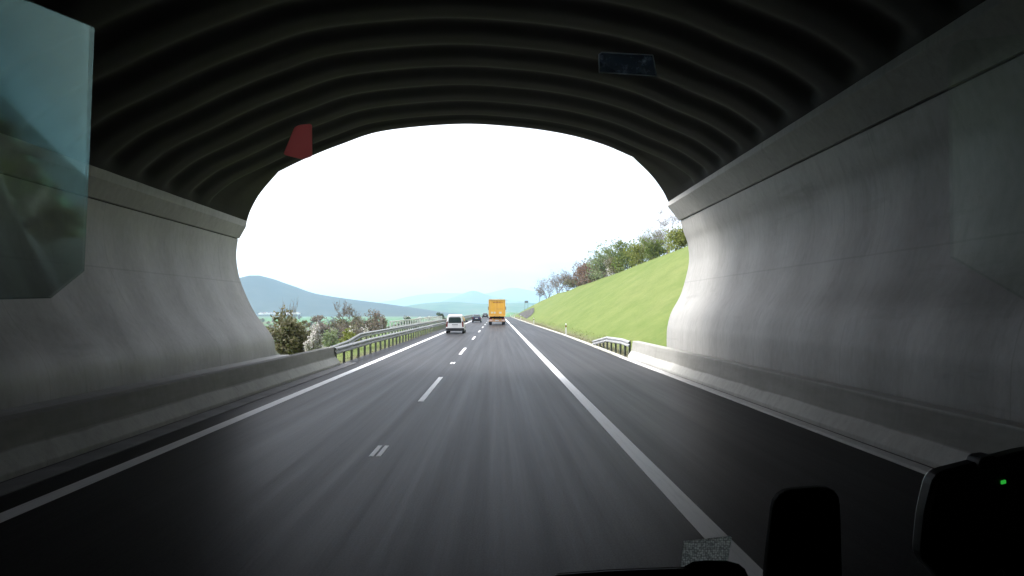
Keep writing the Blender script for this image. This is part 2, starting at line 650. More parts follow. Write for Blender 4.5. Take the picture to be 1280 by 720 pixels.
ledge([(-10.27, 3.80), (-10.33, 3.43), (-10.60, 2.96)], -1)
ledge([(7.07, 4.58), (7.03, 4.28), (7.50, 3.70)], 1)
jb = MB()
jb.box((-11.0, (TY0 + 28.9) / 2, 2.948 + H), (.7, 28.8 - TY0, .022))
jb.box((7.90, (TY0 + 28.9) / 2, 3.687 + H), (.7, 28.8 - TY0, .022))
jb.build('wall_joint', M['matt_black'], tun)

arch = [(-10.31, 3.66), (-9.3, 4.46), (-8.04, 5.08), (-7.0, 5.58), (-5.7, 6.1), (-4.17, 6.58), (-1.5, 6.83), (.56, 6.74), (2.33, 6.50), (3.8, 6.12), (5.0, 5.62), (6.1, 5.13), (7.09, 4.44)]
A = catmull(arch, 8)
# arc length
L = [0]
for a, b in zip(A, A[1:]):
    L.append(L[-1] + math.hypot(b[0] - a[0], b[1] - a[1]))
LT = L[-1]
kl = L[16]
kr = L[80]
PER = 1.655
YC = axis([(TY0, 25.2, PER / 14)])
tail = [.25, .5, .75, 1.0]
rows = []
NRM = []
for i in range(len(A)):
    a = A[max(0, i - 1)]
    b = A[min(len(A) - 1, i + 1)]
    t = (b[0] - a[0], b[1] - a[1])
    l = math.hypot(*t)
    NRM.append((-t[1] / l, t[0] / l))
for y in YC + [('t', q) for q in tail]:
    row = []
    for i, (x, h) in enumerate(A):
        s = L[i]
        ye = 26.0
        if s < kl:
            ye += 3.0 * (1 - s / kl)
        if s > kr:
            ye += 3.0 * (s - kr) / (LT - kr)
        if isinstance(y, tuple):
            Y = 25.2 + (ye - 25.2) * y[1]
            amp = 0
            if y[1] <= .26:
                amp = .3
        else:
            Y = y
            amp = 1
        e = min(s, LT - s)
        fade = sstep(.06, .30, e) * amp
        d = .15 * (.5 + .5 * math.cos(2 * PI * (Y - 23.65) / PER)) ** 2.1 * fade + .05 * sstep(0, .5, e)
        row.append((x + NRM[i][0] * d, Y, h + H + NRM[i][1] * d))
    rows.append(row)
cb = MB()
cb.grid(rows, True)
# outer skin
cb.grid([[(x + n[0] * .5, y, h + H + n[1] * .5) for (x, h), n in zip(A, NRM)] for y in (TY0, 25.9)], True)
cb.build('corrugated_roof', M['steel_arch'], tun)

# walkway fill behind the barriers
fb = MB()
fb.box((-8.1, (TY0 + 29) / 2, .12), (2.2, 29 - TY0, .5))
fb.build('walkway', M['beam'], tun)

# earth covering the tunnel
em = MB()
cover = [(-46, -4), (-30, 5), (-18, 10.5), (-9, 12.2), (0, 12.6), (8, 12.4), (16, 12.2), (40, 12.2), (40, 6)]
inner = [(9.2, 6.0), (8.6, -1), (8.6, -4), (40, -4)]
rows = []
for y in axis([(TY0, 25, 5)]):
    rows.append([(x, y, z + .3 * mnoise.noise(Vector((x * .2, y * .2, 3)))) for x, z in catmull(cover, 4)])
em.grid(rows, True)
front = [(x, 25.0, z) for x, z in cover]
# headwall face closing the earth above the arch
hw = [(-46, 25, -4), (-30, 25, 5), (-18, 25, 10.5), (-9, 25, 12.2), (0, 25, 12.6), (8, 25, 12.4), (16, 25, 12.2), (40, 25, 12.2), (40, 25, -4), (8.5, 25, -1)]
ring = [(x + n[0] * .5, 25.0, h + H + n[1] * .5) for (x, h), n in zip(A, NRM)]
em.face(hw + [(8.7, 25, 5.0)] + ring[::-1] + [(-11.6, 25, 5.0), (-11.0, 25, -1)])
tag(em.build('earth_cover', M['grass']), 'grassy earth mound over the road tunnel', 'ground', kind='structure')


# barriers
def barrier(prof, y0, y1, sgn, label):
    b = MB()
    n = int((y1 - y0) / 2)
    b.grid([[(x, y, z) for x, z in prof] for y in [y0 + (y1 - y0) * i / n for i in range(n + 1)]], False, True, True)
    o = b.build('concrete_barrier', M['barrier'], bevel=.012)
    return tag(o, label, 'barrier')


barrier([(6.10, -.1), (6.10, .08), (6.27, .33), (6.33, .78), (6.62, .78), (6.62, -.1)], -150, 32.8, 1,
        'grimy concrete crash barrier along the tunnel wall on the shoulder side')
barrier([(-6.35, -.1), (-6.35, .08), (-6.56, .34), (-6.62, .72), (-6.9, .72), (-6.9, -.1)], -150, 28.6, -1,
        'grimy concrete crash barrier beside the fast lane in the tunnel')

# wing wall with sloping coping on the left outside the portal
ww = MB()
ww.grid([[(x, 29.3 + 7 * t, z) for x, z in ((-11.0 - .3 * t, -3), (-11.0 - .3 * t, 1.65 - 2.2 * t), (-10.7 - .3 * t, 1.65 - 2.2 * t), (-10.7 - .3 * t, -3))] for t in (0, .5, 1)], False, True, True)
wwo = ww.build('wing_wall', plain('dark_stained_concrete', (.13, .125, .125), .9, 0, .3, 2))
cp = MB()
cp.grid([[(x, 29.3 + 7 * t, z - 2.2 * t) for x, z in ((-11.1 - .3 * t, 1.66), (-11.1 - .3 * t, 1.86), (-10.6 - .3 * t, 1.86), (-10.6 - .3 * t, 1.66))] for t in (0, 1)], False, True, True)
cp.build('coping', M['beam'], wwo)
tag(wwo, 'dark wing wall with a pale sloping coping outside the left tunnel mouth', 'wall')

# ------------------------------------------------------------------ guardrails
WP = [(0, 0), (.03, .015), (.085, .05), (.085, .10), (.01, .145), (.01, .165), (.085, .21), (.085, .26), (.03, .295), (0, .31)]


def guardrail(label, path, side, spacing, name='guardrail', ymax=240, zpost=True):
    """path: (x, y, ztop) points; side +1 when the face looks to +x"""
    root = empty(name, (path[0][0], path[0][1], 0))
    tag(root, label, 'guardrail')
    ox, oy = path[0][0], path[0][1]
    b = MB()
    rows = []
    for x, y, zt in path:
        q = [(x - ox + side * (u + .05), y - oy, zt - .31 + w + zroad(y)) for u, w in WP]
        q += [(x - ox + side * (u + .044), y - oy, zt - .31 + w + zroad(y)) for u, w in WP[::-1]]
        rows.append(q)
    b.grid(rows, False, True, True)
    b.build('rail_beam', M['galv'], root)
    # posts
    d = 0
    pm = MB()
    pm.box((0, 0, .30), (.10, .055, .86))
    pm.box((side * .03, 0, .54), (.09, .10, .14))
    first = None
    nxt = .5
    cnt = 0
    for (x0, y0, z0), (x1, y1, z1) in zip(path, path[1:]):
        l = math.hypot(x1 - x0, y1 - y0)
        while nxt <= d + l and cnt < 99:
            t = (nxt - d) / l
            x, y, z = x0 + (x1 - x0) * t, y0 + (y1 - y0) * t, z0 + (z1 - z0) * t
            if first is None:
                first = pm.build('post', M['galv_dark'], root)
                o = first
            else:
                o = first.copy()
                COL.objects.link(o)
                o.parent = root
            o.location = (x - ox - side * .02, y - oy, zroad(y) + z - .76)
            cnt += 1
            nxt += spacing * (1 if y < 110 else 2)
        d += l
    return root


ysx = axis([(28.7, 220, 8), (220, 300, 8)])
guardrail('long galvanised guardrail beside the fast lane, starting at the left barrier end', [(-6.62, 28.5, .70)] + [(-6.62, y, .76) for y in ysx[1:]], 1, 1.6)
guardrail('second galvanised guardrail behind the roadside one, with a ramped start', [(-9.2, 38.6, .2), (-8.75, 41.2, .46), (-8.45, 43.2, .80)] + [(-8.4, y, .82) for y in axis([(45, 220, 8), (220, 300, 8)])], 1, 1.6)
guardrail('short guardrail stub sloping down at the end of the shoulder barrier', [(6.30, 33.0, .76), (6.32, 35.2, .80), (6.22, 39.5, .74), (6.15, 44.5, .30)], -1, 1.25)

# pale railing further left
rt = empty('pale_railing', (-10.9, 72, -.1))
tag(rt, 'pale railing with a square frame end beyond the second guardrail', 'railing')
b = MB()
b.box((0, 34, 1.14), (.12, 68, .14))
b.build('top_rail', M['pale_rail'], rt)
b = MB()
b.box((0, 34, .55), (.06, 68, .07))
b.build('middle_rail', M['pale_rail'], rt)
p0 = None
for k in range(29):
    if p0 is None:
        b = MB()
        b.box((0, 0, .35), (.13, .13, 1.5))
        p0 = b.build('post', M['pale_rail'], rt)
        o = p0
    else:
        o = p0.copy()
        COL.objects.link(o)
        o.parent = rt
    o.location = (0, .07 + k * 2.42, 0)


# delineator posts
def delineator(x, y, label):
    root = empty('delineator_post', (x, y, zroad(y) - .08))
    tag(root, label, 'delineator', 'white delineator posts along the right shoulder')
    b = MB()
    P = [(-.06, -.035), (.06, -.035), (.03, .05), (-.03, .05)]
    b.grid([[(u, w, z) for u, w in P] for z in (0, 1.0)] + [[(u * .9, w * .9 + .0, 1.06 + (.03 if w > 0 else 0)) for u, w in P]], False, True, True)
    b.build('post_body', M['white_plastic'], root)
    b = MB()
    b.grid([[(u * 1.04, w * 1.06, z) for u, w in P] for z in (.74, .93)], False, True, True)
    b.build('dark_band', M['black_plastic'], root)
    b = MB()
    b.box((0, -.042, .835), (.045, .008, .13))
    b.build('reflector', M['reflector'], root)
    return root


for x, y, lab in ((6.28, 64, 'nearest white delineator post, just past the stub guardrail'),
                  (5.88, 112, 'white delineator post second along the shoulder, at the foot of the bank'),
                  (5.55, 163, 'small white delineator post third along the shoulder, before the rubble patch'),
                  (5.35, 214, 'tiny white delineator post furthest but one up the shoulder'),
                  (5.15, 264, 'tiniest white delineator post where the shoulder vanishes')):
    delineator(x, y, lab)

# rubble wedge on the far bank
rb = MB()
rows = []
for i in range(15):
    y = 172 + 105 * i / 14
    w = 3.6 * math.sin(PI * min(1, (i + .6) / 14.6)) ** .6
    c0 = 7.2 + 1.0 * i / 14
    rows.append([(c0 + w * j / 6, y, ground(c0 + w * j / 6, y) + .12 + .18 * mnoise.noise(Vector((j * 1.7, y * .9, 5)))) for j in range(7)])
rb.grid(rows, False)
tag(rb.build('rubble_slope', M['soil']), 'grey patch of bare rubble low on the far end of the green bank', 'rubble', kind='stuff')

# road sign seen from behind on the far bank
sg = empty('road_sign', (at(658, 384, 270).x, 270, ground(at(658, 384, 270).x, 270)))
tag(sg, 'small dark road sign board standing at the far end of the bank', 'road sign')
b = MB()
b.box((0, 0, 3.0), (1.4, .06, .85))
b.build('board', M['sign_back'], sg)
for dx in (-.6, .6):
    b = MB()
    b.cyl((dx, .06, 1.2), .06, 3.6, 'z', 8)
    b.build('post', M['galv_dark'], sg)

# ------------------------------------------------------------------ vehicles


def ring(w, zb, zt, wt, y, n=5, rb=.10, rt=.18):
    """closed cross-section, rounded corners; half widths w (low) and wt (top)"""
    pts = []
    def arc(cx, cz, r, a0, a1):
        for k in range(n):
            a = a0 + (a1 - a0) * k / (n - 1)
            pts.append((cx + r * math.cos(a), y, cz + r * math.sin(a)))
    arc(w - rb, zb + rb, rb, -PI / 2, 0)
    arc(wt - rt, zt - rt, rt, 0, PI / 2)
    arc(-wt + rt, zt - rt, rt, PI / 2, PI)
    arc(-w + rb, zb + rb, rb, PI, 1.5 * PI)
    return pts


def wheel(root, x, y, r, w, sgn):
    b = MB()
    b.tube([(x - w / 2, y, r), (x - w / 2 + .03, y, r), (x + w / 2 - .03, y, r), (x + w / 2, y, r)], [r * .93, r, r, r * .93], 24)
    t = b.build('wheel', M['rubber'], root)
    b = MB()
    b.cyl((x + sgn * (w / 2), y, r), r * .62, .03, 'x', 16)
    b.cyl((x + sgn * (w / 2 + .012), y, r), r * .2, .03, 'x', 10)
    b.build('rim', M['rim'], t)


def rounded_panel(b, corners, y_of, r=.08, th=.012):
    """corners (x,z) polygon with corner radius; y_of gives the surface depth; panel is proud of it by th"""
    pts = []
    n = len(corners)
    for i in range(n):
        p = Vector(corners[i])
        a = (Vector(corners[i - 1]) - p).normalized()
        c = (Vector(corners[(i + 1) % n]) - p).normalized()
        for k in range(5):
            t = k / 4
            q = p + a * r * (1 - t) ** 2 + c * r * t ** 2
            pts.append(q)
    fr = [(q.x, y_of(q.x, q.y) - th, q.y) for q in pts]
    bk = [(q.x, y_of(q.x, q.y) + .03, q.y) for q in pts]
    b.grid([fr, bk], False, True)
    b.face(fr[::-1])


def van(x, y, label):
    root = empty('delivery_van', (x, y, zroad(y)))
    tag(root, label, 'van')
    b = MB()
    st = [(0.00, .30, 1.70, .82, .64), (.05, .26, 1.74, .85, .64), (.25, .24, 1.79, .88, .68), (1.2, .22, 1.81, .89, .70), (2.2, .22, 1.80, .89, .69),
          (2.75, .22, 1.72, .88, .66), (3.15, .22, 1.38, .88, .68), (3.5, .22, 1.10, .87, .74), (4.1, .26, .95, .82, .68), (4.25, .32, .80, .74, .62)]
    rows = []
    for yy, zb, zt, w, wt in st:
        r = ring(w, zb, zt, wt, yy, 5, .12, .16)
        # belt bulge: insert shoulder width by pushing side points
        rows.append(r)
    b.grid(rows, True, True, True)
    body = b.build('body', M['white_paint'], root)
    yo = lambda px, pz: -.004
    b = MB()
    rounded_panel(b, [(-.64, 1.00), (-.55, 1.56), (.55, 1.56), (.64, 1.00)], yo, .12, .012)
    b.build('rear_window', M['glass'], root)
    for s in (-1, 1):
        b = MB()
        rounded_panel(b, [(s * .70, .62), (s * .66, 1.14), (s * .78, 1.16), (s * .835, .64)][::s], lambda a, c: -.002, .03, .02)
        b.build('tail_lamp', M['tail'], root)
    b = MB()
    rounded_panel(b, [(-.28, .80), (-.28, .88), (.28, .88), (.28, .80)], yo, .02, .02)
    b.build('handle_trim', plain('trim_grey', (.22, .22, .22), .5), root)
    b = MB()
    rounded_panel(b, [(-.26, .62), (-.26, .73), (.26, .73), (.26, .62)], yo, .015, .016)
    b.build('number_plate', M['plate'], root)
    b = MB()
    b.grid([ring(.86, .26, .52, .85, -.09, 5, .07, .07), ring(.885, .24, .53, .87, -.02, 5, .07, .07), ring(.90, .24, .53, .885, .35, 5, .07, .07)], True, True, True)
    b.build('bumper', M['black_plastic'], root)
    for s in (-1, 1):
        b = MB()
        b.box((s * 1.0, 2.75, 1.12), (.2, .10, .22))
        b.build('mirror', M['black_plastic'], root, bevel=.03)
        b = MB()
        b.face([(s * .893, .7, 1.0), (s * .893, 1.9, 1.0), (s * .77, 1.9, 1.55), (s * .77, .7, 1.55)])
        b.build('side_window', M['glass'], root)
        for yy in (.72, 3.45):
            wheel(root, s * .77, yy, .31, .2, s)
    return root


def car(x, y, label, paint, wide=.86, tall=1.46, glass_tint=None):
    root = empty('passenger_car', (x, y, zroad(y)))
    tag(root, label, 'car')
    k = tall / 1.46
    b = MB()
    st = [(0.0, .34, .90, .76, .70), (.05, .28, .98, .82, .74), (.4, .24, 1.00, .86, .76), (1.0, .22, 1.0, .87, .77), (3.0, .22, .98, .87, .77), (3.9, .24, .86, .84, .74), (4.25, .3, .72, .74, .66)]
    b.grid([ring(w * wide / .87, zb, zt * k, wt * wide / .87, yy, 5, .12, .10) for yy, zb, zt, w, wt in st], True, True, True)
    b.build('body', paint, root)
    b = MB()
    st = [(.12, .92, 1.02, .72, .68), (.55, .9, 1.38, .74, .56), (.9, .9, 1.45, .75, .56), (1.8, .9, 1.46, .75, .56), (2.3, .9, 1.40, .75, .56), (3.1, .9, 1.0, .74, .66)]
    b.grid([ring(w * wide / .87, zb * k, zt * k, wt * wide / .87, yy, 5, .03, .05) for yy, zb, zt, w, wt in st], True, True, True)
    b.build('cabin', paint, root)
    yo = lambda px, pz: .08 + (pz / k - .98) * 1.02
    b = MB()
    rounded_panel(b, [(-.62, 1.04 * k), (-.50, 1.35 * k), (.50, 1.35 * k), (.62, 1.04 * k)], yo, .06, .02)
    b.build('rear_window', M['glass'], root)
    for s in (-1, 1):
        b = MB()
        rounded_panel(b, [(s * .52, .72), (s * .56, .92), (s * .80, .92), (s * .82, .72)][::s], lambda a, c: .0, .03, .04)
        b.build('tail_lamp', M['tail'], root)
        for yy in (.75, 3.35):
            wheel(root, s * (wide - .10), yy, .31, .2, s)
        b = MB()
        b.box((s * (wide + .08), 2.5, 1.0), (.18, .1, .13))
        b.build('mirror', paint, root, bevel=.03)
    b = MB()
    rounded_panel(b, [(-.26, .70), (-.26, .81), (.26, .81), (.26, .70)], lambda a, c: .0, .015, .03)
    b.build('number_plate', M['plate'], root)
    b = MB()
    b.grid([ring(wide - .05, .26, .50, wide - .05, -.08, 5, .07, .07), ring(wide, .24, .52, wide, .3, 5, .07, .07)], True, True, True)
    b.build('bumper', M['black_plastic'], root)
    return root


def truck(x, y, label):
    root = empty('box_truck', (x, y, zroad(y)))
    tag(root, label, 'truck')
    b = MB()
    b.box((0, 4.2, 2.55), (2.52, 8.3, 2.38))
    cargo = b.build('cargo_box', M['yellow'], root, bevel=.03)
    b = MB()
    b.box((0, .0, 3.80), (2.50, .16, .16))
    b.box((0, .0, 1.37), (2.50, .14, .10))
    for s in (-1, 1):
        b.box((s * 1.23, .02, 2.58), (.08, .12, 2.36))
    b.build('rear_frame', M['yellow_pale'], root)
    b = MB()
    b.box((0, .03, 2.58), (.035, .03, 2.26))
    for z in (1.7, 2.6, 3.4):
        for s in (-1, 1):
            b.box((s * 1.12, .03, z), (.1, .03, .06))
    b.build('door_seam', M['orange_dirty'], root)
    b = MB()
    for dx in (-.95, -.28, .28, .95):
        b.cyl((dx, -.01, 2.55), .022, 2.3, 'z', 8)
    b.build('lock_rods', M['yellow_pale'], root)
    # lettering: unreadable dark red strokes along the top of the doors
    rr = random.Random(5)
    b = MB()
    xx = -.62
    while xx < .56:
        w = rr.choice((.07, .10, .12))
        for q in range(2):
            b.box((xx + w * (.25 + .5 * q), .025, 3.40 + rr.uniform(-.01, .01)), (w * .28, .02, .17))
        b.box((xx + w / 2, .025, 3.40 + rr.choice((-.06, 0, .06))), (w * .8, .02, .04))
        xx += w + .035
    b.box((.80, .025, 3.36), (.30, .02, .05))
    b.build('lettering', M['dark_red'], root)
    b = MB()
    b.box((.42, .025, 2.42), (.95, .02, .045))
    b.build('small_lettering', M['orange_dirty'], root)
    for cx, w in ((-.78, .36), (-.34, .36), (.50, .46)):
        b = MB()
        rounded_panel(b, [(cx - w / 2, 1.72), (cx - w / 2 * .8, 2.0), (cx + w / 2 * .8, 2.0), (cx + w / 2, 1.72)], lambda a, c: .03, .08, .02)
        b.build('round_sticker', M['cream'], root)
    b = MB()
    b.box((-.42, 4.2, 1.10), (.16, 9.2, .34))
    b.box((.42, 4.2, 1.10), (.16, 9.2, .34))
    b.box((0, .9, 1.12), (2.2, .1, .26))
    b.build('chassis', M['matt_black'], root)
    b = MB()
    b.box((0, .10, .66), (2.36, .14, .34))
    b.build('underrun_bumper', M['orange_dirty'], root, bevel=.02)
    b = MB()
    b.box((0, .02, .66), (.55, .02, .16))
    b.build('number_plate', M['plate'], root)
    for s in (-1, 1):
        b = MB()
        b.box((s * .93, .01, .68), (.46, .05, .22))
        b.build('tail_lamp', M['tail_pale'], root, bevel=.02)
        b = MB()
        b.box((s * .98, .02, .96), (.30, .05, .14))
        b.build('reflector', M['tail'], root)
        for yy in (1.9, 8.2):
            wheel(root, s * 1.02, yy, .48, .42, s)
        b = MB()
        b.box((s * 1.02, 1.35, .62), (.46, .03, .75))
        b.build('mud_flap', M['rubber'], root)
        b = MB()
        b.box((s * 1.36, 9.2, 2.55), (.24, .16, .55))
        b.box((s * 1.22, 9.25, 2.75), (.30, .05, .05))
        b.build('mirror', M['black_plastic'], root, bevel=.03)
    b = MB()
    b.grid([ring(1.22, .7, 3.05, 1.18, 8.75, 5, .1, .2), ring(1.24, .6, 3.15, 1.18, 9.2, 5, .1, .2), ring(1.22, .5, 2.9, 1.14, 10.3, 5, .1, .3), ring(1.15, .5, 1.9, 1.1, 10.6, 5, .1, .3)], True, True, True)
    b.build('cab', M['yellow'], root)
    return root


van(-3.98, 66.8, 'white delivery van driving ahead in the left lane')
car(-3.68, 128, 'dark blue hatchback far ahead in the left lane behind nobody', M['blue_paint'], .84, 1.48)
car(-3.35, 204, 'tiny black car farthest ahead, half hidden by the yellow truck', M['black_paint'], .86, 1.40)
truck(.03, 106.5, 'yellow box truck with red lettering driving ahead in the right lane')
for o in S.objects:
    if o.get('label', '').startswith('dark blue hatchback'):
        o['label'] = 'dark blue hatchback between the white van and the truck, in the left lane'

# ------------------------------------------------------------------ vegetation


def rnd_dir(r):
    while True:
        v = Vector((r.uniform(-1, 1), r.uniform(-1, 1), r.uniform(-1, 1)))
        if .01 < v.length < 1:
            return v.normalized()


def skeleton(r, h, spread, levels, trunk_r, up=.5, split=3, first=.25, bushy=False):
    """tapered tubes; returns (MB, tips)"""
    b = MB()
    tips = []

    def grow(p, d, l, rad, lev):
        n = 4
        pts, rads = [p], [rad]
        q = p.copy()
        dd = d.copy()
        for k in range(n):
            dd = (dd + rnd_dir(r) * .22 + Vector((0, 0, .06 * up))).normalized()
            q = q + dd * l / n
            pts.append(q.copy())
            rads.append(max(.011, rad * (1 - .55 * (k + 1) / n)))
            if lev >= 2:
                tips.append((q.copy(), lev))
        b.tube(pts, rads, 5 if lev < 2 else 3, False)
        if lev >= levels:
            return
        m = split + (1 if r.random() < .5 else 0)
        for k in range(m):
            t = first + (1 - first) * (k + r.random()) / m if lev == 0 else r.uniform(.3, 1)
            i = min(n - 1, int(t * n))
            pp = pts[i].lerp(pts[i + 1], t * n - i)
            a = rnd_dir(r)
            a.z = abs(a.z) * up
            nd = (dd * (.55 if lev else .35) + a * spread).normalized()
            grow(pp, nd, l * r.uniform(.5, .72), rads[i] * .55, lev + 1)

    if bushy:
        for k in range(7):
            a = rnd_dir(r)
            grow(Vector((a.x * .15, a.y * .15, -.1)), Vector((a.x * .55, a.y * .55, 1)).normalized(), h * r.uniform(.45, .7), trunk_r * .6, 1)
    else:
        grow(Vector((0, 0, -.3)), Vector((0, 0, 1)), h * .62, trunk_r, 0)
    return b, tips


def fit(b, tips, h, w):
    zs = [v[2] for v in b.v]
    xs = [math.hypot(v[0], v[1]) for v in b.v]
    sz = h / max(zs)
    sx = (w / 2) / max(.05, sorted(xs)[int(len(xs) * .97)])
    b.v = [(v[0] * sx, v[1] * sx, v[2] * sz) for v in b.v]
    return [(Vector((p.x * sx, p.y * sx, p.z * sz)), l) for p, l in tips]


def leaves(b, pts, r, n, size, jit):
    for _ in range(n):
        p = r.choice(pts)[0] + rnd_dir(r) * jit * r.random()
        u = rnd_dir(r)
        w = u.cross(rnd_dir(r))
        if w.length < .1:
            continue
        w.normalize()
        s = size * r.uniform(.55, 1.25)
        u, w = u * s, w * s * .7
        b.face([p - u, p + w * .8 - u * .1, p + u, p - w * .8 + u * .1])


LEAF = {
    'green': m_leaf('spring_leaves', [(.07, .11, .02), (.12, .165, .03), (.17, .20, .05), (.095, .14, .025)]),
    'yellowgreen': m_leaf('yellow_green_leaves', [(.13, .16, .03), (.18, .21, .04), (.22, .235, .06)]),
    'pale': m_leaf('pale_green_leaves', [(.12, .17, .07), (.18, .23, .10), (.24, .27, .16)]),
    'olive': m_leaf('olive_leaves', [(.105, .105, .05), (.145, .14, .07), (.175, .155, .09), (.115, .13, .05)]),
    'red': m_leaf('reddish_buds', [(.15, .08, .06), (.20, .12, .085), (.16, .12, .07)]),
    'white': m_leaf('white_blossom', [(.50, .48, .46), (.62, .60, .58), (.38, .40, .33)]),
    'grey': m_leaf('grey_buds', [(.16, .14, .12), (.22, .19, .17), (.27, .25, .22)]),
    'brown': m_leaf('brown_buds', [(.14, .11, .09), (.19, .15, .12), (.22, .185, .145)]),
    'wood': m_leaf('wood_leaves', [(.04, .07, .02), (.07, .10, .03), (.10, .11, .05)]),
}
BARK = {'red': 'bark_red', 'grey': 'bark_grey', 'brown': 'bark', 'white': 'bark_grey', 'pale': 'bark_grey'}


def plant(name, label, cat, loc, h, w, kind, dens, leaf, seed, group=None, levels=3, bushy=False, spread=.9, thin=1.0):
    r = random.Random(seed)
    b, tips = skeleton(r, h, spread, levels, max(.05, h * .022) * thin, .55, 4, .2, bushy)
    tips = fit(b, tips, h, w)
    root = empty(name, loc, r.uniform(0, 6.28))
    tag(root, label, cat, group)
    b.build('stems' if bushy else 'trunk', M[BARK.get(kind, 'bark')], root)
    if dens:
        c = MB()
        if bushy:
            for _ in range(len(tips) // 3):
                a, q = r.uniform(0, 6.28), r.random() ** .5 * w * .42
                tips.append((Vector((math.cos(a) * q, math.sin(a) * q, r.uniform(.0, .45) * h)), 2))
        leaves(c, tips, r, dens, leaf, w * .13)
        c.build('foliage' if bushy else 'crown', LEAF[kind], root)
    return root


def crest(px, py):
    r = (VY - py) / (px - VX)
    X = 10.3 / (1 - 1.5 * r)
    return X, X / (px - VX) * F


CL = [(660, 382), (680, 372.5), (691, 368), (720, 357), (757, 343), (800, 324), (833, 311), (860, 303)]
# px, top py, width px, extra depth, kind, leaf count, leaf size, levels, bushy, name, label
BANK = [
    (834, 257, 34, 3, 'grey', 260, .10, 4, 0, 'tree', 'tall thin grey tree, nearly leafless, highest on the bank by the tunnel mouth'),
    (848, 280, 30, 2, 'yellowgreen', 2600, .13, 3, 1, 'bush', 'yellow green bush under the tall bare tree beside the tunnel edge'),
    (817, 279, 26, 4, 'pale', 700, .12, 4, 1, 'tree', 'pale half bare tree left of the tallest grey tree on the bank'),
    (822, 296, 26, 1.5, 'green', 2200, .14, 3, 1, 'bush', 'green bush at the foot of the pale half bare tree'),
    (804, 283, 13, 4, 'grey', 120, .10, 4, 0, 'tree', 'slim bare sapling poking above the green bushes on the bank'),
    (802, 300, 30, 2, 'yellowgreen', 2600, .15, 3, 1, 'bush', 'broad olive green bush below the slim bare sapling'),
    (785, 298, 34, 3, 'green', 3000, .17, 3, 1, 'tree', 'round green tree in the middle of the row on the bank'),
    (772, 318, 20, 1.5, 'olive', 1500, .17, 3, 1, 'bush', 'dark olive shrub between the round green tree and the white blossom'),
    (757, 301, 38, 4, 'pale', 2600, .2, 3, 1, 'tree', 'light green tree with a rounded top standing behind the reddish one'),
    (763, 322, 9, 1, 'white', 500, .12, 3, 1, 'bush', 'small white flowering shrub among the trees on the bank'),
    (743, 319, 36, 2, 'red', 2800, .19, 4, 1, 'tree', 'wide reddish brown tree in the row on the bank'),
    (747, 340, 18, .5, 'olive', 900, .2, 3, 1, 'bush', 'low olive shrub in front of the wide reddish tree'),
    (725, 326, 17, 3, 'red', 900, .2, 4, 1, 'tree', 'narrow dark red tree left of the wide reddish one'),
    (722, 347, 22, 1, 'olive', 1300, .22, 3, 1, 'bush', 'low olive shrub at the feet of the bare brown trees'),
    (710, 335, 24, 3, 'brown', 700, .2, 4, 1, 'tree', 'bare brown tree at the thicker end of the leafless group'),
    (697, 337, 24, 3, 'grey', 500, .2, 4, 1, 'tree', 'bare grey brown tree in the middle of the leafless group'),
    (684, 344, 24, 3, 'grey', 360, .2, 4, 1, 'tree', 'bare grey tree, last tall one towards the far hills'),
    (674, 358, 16, 3, 'brown', 300, .2, 4, 0, 'tree', 'small bare tree ending the row at the far end of the bank'),
    (735, 347, 16, 1, 'brown', 600, .18, 3, 1, 'bush', 'small brown shrub between the two reddish trees on the bank'),
]
for k, (px, ty, wpx, ex, kind, dens, ls, lev, bushy, nm, lab) in enumerate(BANK):
    cy = lerp_list(px, CL)
    X, D = crest(px, cy)
    D2 = D * (1 + (ex + 1) / 45.0 * .25)
    X = (px - VX) / F * D2
    z = ground(X, D2)
    top = H + (VY - ty) / F * D2
    plant(nm, lab, 'tree' if nm == 'tree' else 'bush', (X, D2, z - .1), top - z, wpx * (1.45 if bushy else 1.2) / F * D2, kind, int(dens * 1.35), ls * 1.05, 100 + k, 'trees and bushes along the top of the green bank', lev, bool(bushy), .9, .8)

LEFT = [
    (367, 384, 58, 45, 'olive', 6500, .125, 4, 1, 'bush', 'large dense olive brown bush right beside the left tunnel mouth'),
    (362, 368, 30, 47, 'grey', 40, .05, 4, 0, 'tree', 'twiggy bare sapling rising above the large olive brown bush'),
    (391, 402, 22, 42.5, 'white', 2600, .07, 4, 1, 'bush', 'white flowering bush beside the large olive brown bush'),
    (437, 373, 40, 85, 'grey', 60, .08, 5, 0, 'tree', 'bare spreading tree standing alone beyond the guardrails'),
    (464, 387, 38, 102, 'brown', 900, .12, 4, 0, 'tree', 'wide leafless brown tree to the right of the lone bare tree'),
    (483, 391, 22, 118, 'brown', 600, .12, 4, 0, 'tree', 'low leafless brown tree nearest the pale railing'),
    (440, 409, 30, 58, 'yellowgreen', 3000, .085, 3, 1, 'bush', 'fresh yellow green bush behind the ramped guardrail start'),
    (436, 404, 10, 62, 'white', 500, .07, 3, 1, 'bush', 'small white blossom sprig on top of the yellow green bush'),
    (456, 400, 16, 88, 'white', 360, .08, 3, 1, 'bush', 'sparse white blossom bush in front of the wide brown tree'),
    (412, 408, 24, 95, 'pale', 1600, .12, 3, 1, 'bush', 'hazy light green shrub between the white bush and the green one'),
    (424, 399, 26, 130, 'brown', 1200, .16, 4, 1, 'bush', 'brown thicket in the valley left of the lone bare tree'),
    (400, 396, 30, 150, 'brown', 1400, .2, 4, 1, 'bush', 'brown thicket in the valley above the white bush'),
    (350, 392, 24, 60, 'grey', 500, .09, 4, 1, 'bush', 'grey brown scrub hard against the concrete tunnel edge'),
]
